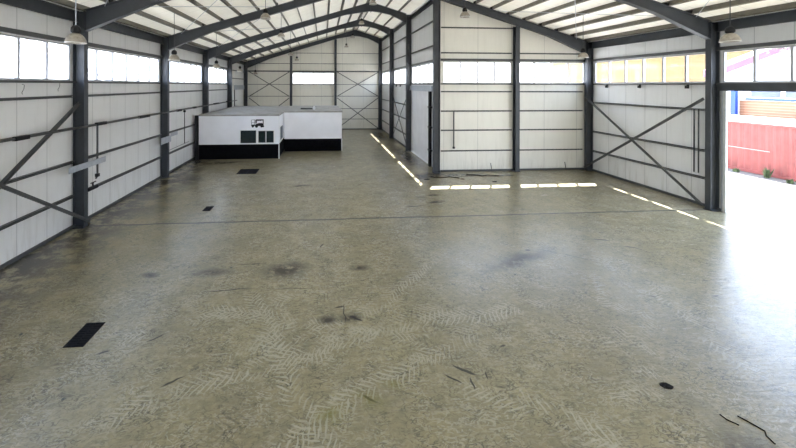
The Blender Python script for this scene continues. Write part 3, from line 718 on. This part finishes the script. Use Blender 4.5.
def lump(name, x, y, r, h, label, cat, mat='scrap', n=11, st=1.6):
    mb = MB(); rings = [(1., 0), (1.02, .35), (.75, .75), (.3, 1.)]; vs = []
    for q, (a, b) in enumerate(rings):
        for k in range(n):
            j = 1 + random.uniform(-.25, .25); th = 2 * PI * k / n
            vs.append((x + r * st * a * j * math.cos(th), y + r * a * j * math.sin(th), h * b * (1 + random.uniform(-.2, .2) * (b > 0))))
    fs = [(i * n + k, i * n + (k + 1) % n, (i + 1) * n + (k + 1) % n, (i + 1) * n + k) for i in range(3) for k in range(n)] + [tuple(range(3 * n, 4 * n)), tuple(range(n))[::-1]]
    mb.add(vs, fs); o = mb.build(name, M[mat], origin=(x, y, 0)); tag(o, label, cat, 'scraps on the floor'); return o
lump('rubber_scrap', 5.06, 4.93, .055, .02, 'black crumpled scrap alone on the open floor', 'scrap', n=13)
lump('rubber_scrap', 4.9, 16.6, .09, .03, 'dark scrap just in front of the tall corner column', 'scrap')
lump('rubber_scrap', 6.6, 16.55, .06, .03, 'small dark scrap between light stripe and cross wall', 'scrap', 'bark')
lump('rubber_scrap', 7.9, 16.0, .07, .025, 'dark scrap lying at the edge of the sunlit stripe', 'scrap')
def wire(pts, r, label): o = MB().tube([(a, b, r) for a, b in pts], r, 6).build('loose_wire', M['scrap'], origin=(pts[0][0], pts[0][1], 0)); tag(o, label, 'wire', 'loose wires on the floor')
wire([(5.55, 4.40), (5.62, 4.27), (5.66, 4.18), (5.60, 4.12), (5.58, 4.02)], .008, 'thin black wire lying on the floor, the longer of two')
wire([(5.34, 4.44), (5.35, 4.36), (5.42, 4.28)], .007, 'thin black wire lying on the floor, the shorter of two')
wire([(7.1, 17.35), (7.5, 17.2), (7.75, 17.0), (8.1, 17.15), (8.6, 16.95)], .02, 'dark twisted wire at the foot of the cross wall')
wire([(5.2, 17.0), (5.6, 16.8), (6.1, 16.95), (6.5, 16.7)], .02, 'dark twisted wire near the tall corner column foot')
for q, x in enumerate((8.72, 12.75)):
    o = MB().tube([(x, YC - .08, 0), (x - .03, YC - .08, .25), (x - .06, YC - .08, .42)], .018, 6).build('wall_stub', M['rail'], origin=(x, YC - .08, 0))
    tag(o, 'short bent rod standing at cross wall foot, %s middle column' % ['on the inner wall side of', 'on the doorway side of'][q], 'rod')

# ------------------------------------------------------------------ outdoors
g = MB().box(-80, 90, -70, 120, -.35, -.21).build('yard_ground', M['conc']); struct(g, 'pale sunlit yard ground', 'ground')
g = MB().box(XR + .15, 20.0, -12, 40, -.21, -.005).build('yard_paving', M['conc']); struct(g, 'white sunlit concrete yard outside the doorway', 'ground')
g = MB().box(20.0, 60, -12, 40, -.21, .0).build('gravel_strip', M['gravel']); struct(g, 'gravel strip along the red container', 'ground')
# red container, corrugated
yc0, yc1, xc = 7.5, 19.6, 21.75
t = thing('shipping_container', 'weathered red corrugated container standing in the yard', 'container', (xc, (yc0 + yc1) / 2, 0))
mb = MB(); vs = []; step = .07; y = yc0 + .15; i = 0; prof = []
pat = [0, 0, -.045, -.045]
ys = []
yy = yc0 + .15
while yy < yc1 - .15:
    for dx, dy in ((0, .10), (.045, .05), (.045, .10), (0, .05)):
        prof.append((xc + dx, yy)); yy += dy
for x, yq in prof: vs += [(x, yq, .16), (x, yq, 2.46)]
mb.add(vs, [(2 * k, 2 * k + 2, 2 * k + 3, 2 * k + 1) for k in range(len(prof) - 1)])
mb.build('corrugated_side', M['red'], t)
b = MB(); b.box(xc - .02, xc + .1, yc0, yc1, .02, .16); b.box(xc - .02, xc + .1, yc0, yc1, 2.46, 2.56); b.box(xc - .03, xc + .12, yc0, yc0 + .15, .02, 2.56); b.box(xc - .03, xc + .12, yc1 - .15, yc1, .02, 2.56)
b.build('side_frame', M['red'], t)
MB().box(xc + .08, xc + 2.4, yc0 + .02, yc1 - .02, .1, 2.55).build('body', M['red'], t)
MB().box(xc - .06, xc + 2.45, yc0 - .02, yc1 + .02, 2.56, 2.72).build('roof_cover', M['white'], t)
MB().box(xc - .035, xc - .022, 15.9, 17.7, 1.20, 1.235).build('painted_line', M['redline'], t)
# brick building
t = thing('brick_building', 'orange brick building with grey windows behind the red container', 'building', (26.2, 16, 0))
MB().box(26.0, 34, 6, 20.6, 0, 3.55).build('brick_wall', M['brick'], t)
MB().box(25.9, 26.1, 6, 20.2, 3.58, 3.70).build('blue_sill', M['blue'], t)
MB().box(26.05, 34, 6, 20.6, 3.55, 4.6).build('upper_wall', M['white'], t)
for k, ya in enumerate([20.05, 18.4, 16.7, 15.0, 13.3, 11.6, 9.9]):
    fr = MB().box(26.0, 26.06, ya - 1.6, ya, 3.7, 4.55).build('window', M['white'], t)
    MB().box(25.985, 26.005, ya - 1.5, ya - .08, 3.76, 4.50).build('pane', M['greyglass'], fr)
MB().box(25.8, 34.2, 5.8, 20.8, 4.6, 4.66).build('roof', M['white'], t)
o = MB().box(25.55, 25.75, 20.45, 20.72, 0, 4.55).build('blue_post', M['blue'], origin=(25.65, 20.6, 0)); tag(o, 'bright blue post at the corner of the brick building', 'post')
o = MB().box(25.6, 26.3, 20.95, 21.5, 0, 4.5).build('white_post', M['white'], origin=(25.9, 21.2, 0)); tag(o, 'white wall end beyond the bright blue post', 'post')
# pink-edged gable building seen through the window over the doorway
t = thing('white_outbuilding', 'white gabled building with pink roof edge seen over the doorway', 'building', (42, 32, 0))
MB().prism([(36.9, 0), (50, 0), (50, 10.0), (36.9, 5.35)], 31, 31.8).build('gable_wall', M['white'], t)
MB().prism([(36.6, 5.3), (50, 10.05), (50, 10.75), (36.6, 5.95)], 30.8, 32).build('roof', M['pinkroof'], t)
t = thing('yellow_building', 'tall yellow building seen through the doorway wall windows', 'building', (44, 46, 0))
MB().box(40, 58, 37.0, 60, 0, 12.5).build('facade', M['yellow'], t)
MB().box(39.8, 58.2, 36.8, 56.2, 12.5, 12.9).build('roof', M['pinkroof'], t)
for k in range(6): MB().box(39.95, 40.0, 38.2 + k * 3, 39.4 + k * 3, 3.0, 4.6).build('window', M['greyglass'], t)
def leafball(mb, c, r, n):
    for _ in range(n):
        d = Vector((random.gauss(0, 1), random.gauss(0, 1), random.gauss(0, 1))).normalized() * r * random.uniform(.6, 1)
        p = Vector(c) + d; a = Vector((random.uniform(-1, 1), random.uniform(-1, 1), random.uniform(-1, 1))).normalized(); b2 = a.orthogonal().normalized(); s_ = r * .13
        mb.add([p - a * s_, p + b2 * s_ * .5, p + a * s_, p - b2 * s_ * .5], [(0, 1, 2, 3)])
def tree(x, y, h, r, label):
    t = thing('tree', label, 'tree', (x, y, 0), 'trees beyond the yard')
    MB().tube([(x, y, 0), (x + .1, y, h * .4), (x, y + .1, h * .8)], .18, 8).build('trunk', M['bark'], t)
    c = MB()
    for _ in range(9): leafball(c, (x + random.uniform(-r, r) * .6, y + random.uniform(-r, r) * .6, h - r * .4 + random.uniform(-r, r) * .6), r * .55, 90)
    c.build('crown', M['leaf'], t)
tree(39.0, 38.5 - 12, 9.0, 2.0, 'loose green tree seen over the pink roof edge'); tree(44.5, 27.5, 11.0, 2.2, 'taller green tree rising above the pink roof edge')
tree(41.0, 20.5, 12.0, 3.4, 'added unseen broad tree behind the brick building, close to the white outbuilding')  # unseen tree, added to cut sky glare reflected in the floor
tree(43.0, 13.5, 12.5, 3.4, 'added unseen broad tree behind the middle of the brick building')  # second added tree, out of view, dimming the doorway reflection
# weeds at the container foot
def weed(x, y, h, label):
    t = MB()
    for _ in range(34):
        a = random.uniform(0, 2 * PI); l = h * random.uniform(.5, 1); sp = random.uniform(.1, .6)
        p0 = Vector((x + random.uniform(-.08, .08), y + random.uniform(-.08, .08), 0)); p1 = p0 + Vector((math.cos(a) * l * sp, math.sin(a) * l * sp, l)); w_ = Vector((-math.sin(a), math.cos(a), 0)) * .035
        pm = (p0 + p1) / 2 + Vector((0, 0, l * .1)); t.add([p0 - w_ * .5, p0 + w_ * .5, pm + w_, p1, pm - w_], [(0, 1, 2, 3, 4)])
    o = t.build('weed_clump', M['leaf'], origin=(x, y, 0)); tag(o, label, 'weed', 'weeds by the container')
weed(21.35, 15.75, .55, 'tallest green weed clump at the foot of the red container')
weed(21.3, 17.0, .22, 'tiny weed clump by the container, nearest the door jamb'.replace('nearest', 'closest to'))
weed(21.2, 14.75, .25, 'low weed clump by the container, past the tallest clump')
# pale neighbour hall beyond the long side wall
t = thing('neighbour_hall', 'pale hall with a sloping roof edge seen through long side wall windows', 'building', (-20, 20, 0))
MB().add([(-14, 8, 0), (-14, 34, 0), (-14, 34, 1.9), (-14, 18.2, 6.35), (-14, 8, 3.4), (-24, 8, 0), (-24, 34, 0), (-24, 34, 1.9), (-24, 18.2, 6.35), (-24, 8, 3.4)],
         [(0, 1, 2, 3, 4), (9, 8, 7, 6, 5), (0, 5, 6, 1), (1, 6, 7, 2), (2, 7, 8, 3), (3, 8, 9, 4), (4, 9, 5, 0)]).build('hall_wall', M['white'], t)
MB().sweep([(-.08, -.07), (.08, -.07), (.08, .07), (-.08, .07)], (-13.9, 18.2, 6.5), (-13.9, 34.2, 2.0), (0, 0, 1)).build('roof_edge', M['bluegrey'], t)
MB().sweep([(-.08, -.07), (.08, -.07), (.08, .07), (-.08, .07)], (-13.9, 7.8, 3.4), (-13.9, 18.2, 6.5), (0, 0, 1)).build('roof_edge', M['bluegrey'], t)

# ------------------------------------------------------------------ daylight
W = bpy.data.worlds.new('day'); S.world = W; W.use_nodes = True
N, L = W.node_tree.nodes, W.node_tree.links
bg = N['Background']
tc = N.new('ShaderNodeTexCoord'); sx = N.new('ShaderNodeSeparateXYZ'); L.new(tc.outputs['Generated'], sx.inputs[0])
cr = N.new('ShaderNodeValToRGB'); L.new(sx.outputs[2], cr.inputs[0])
cr.color_ramp.elements[0].position = .0; cr.color_ramp.elements[0].color = (.92, .96, 1, 1)
cr.color_ramp.elements[1].position = .9; cr.color_ramp.elements[1].color = (.50, .66, .95, 1)
e1 = cr.color_ramp.elements.new(.30); e1.color = (.62, .76, 1, 1)
L.new(cr.outputs[0], bg.inputs[0]); bg.inputs[1].default_value = 1.0
sd = bpy.data.lights.new('sun', 'SUN'); sd.energy = 7.5; sd.angle = math.radians(.6); sd.color = (1, .98, .94)
so = bpy.data.objects.new('sun', sd); COL.objects.link(so); so.location = (20, 40, 30)
so.rotation_euler = Vector((-.30, -.555, -1)).to_track_quat('-Z', 'Y').to_euler()

# ------------------------------------------------------------------ camera
cd = bpy.data.cameras.new('camera'); co = bpy.data.objects.new('camera', cd); COL.objects.link(co)
cd.sensor_width = 36; cd.lens = 36 * 359.73 / 796; cd.shift_x = (398 - 350.756) / 796; cd.shift_y = -(224 - 85.92) / 796
cd.clip_start = .05; cd.clip_end = 500
co.matrix_world = Matrix.Translation((0, 0, 4.4291)) @ Matrix.Rotation(-.0771, 4, 'Z') @ Matrix.Rotation(PI / 2 - .0018, 4, 'X') @ Matrix.Rotation(.0021, 4, 'Z')
S.camera = co

for o in S.objects:
    if '_o' in o: del o['_o']
S.view_settings.view_transform = 'Standard'; S.view_settings.look = 'None'; S.view_settings.gamma = 1; S.view_settings.use_curve_mapping = False
S.view_settings.exposure = 3.38
S.cycles.use_denoising = True
S.cycles.max_bounces = 10; S.cycles.diffuse_bounces = 7; S.cycles.glossy_bounces = 4; S.cycles.transparent_max_bounces = 8
S.cycles.caustics_reflective = False; S.cycles.caustics_refractive = False; S.cycles.sample_clamp_indirect = 8
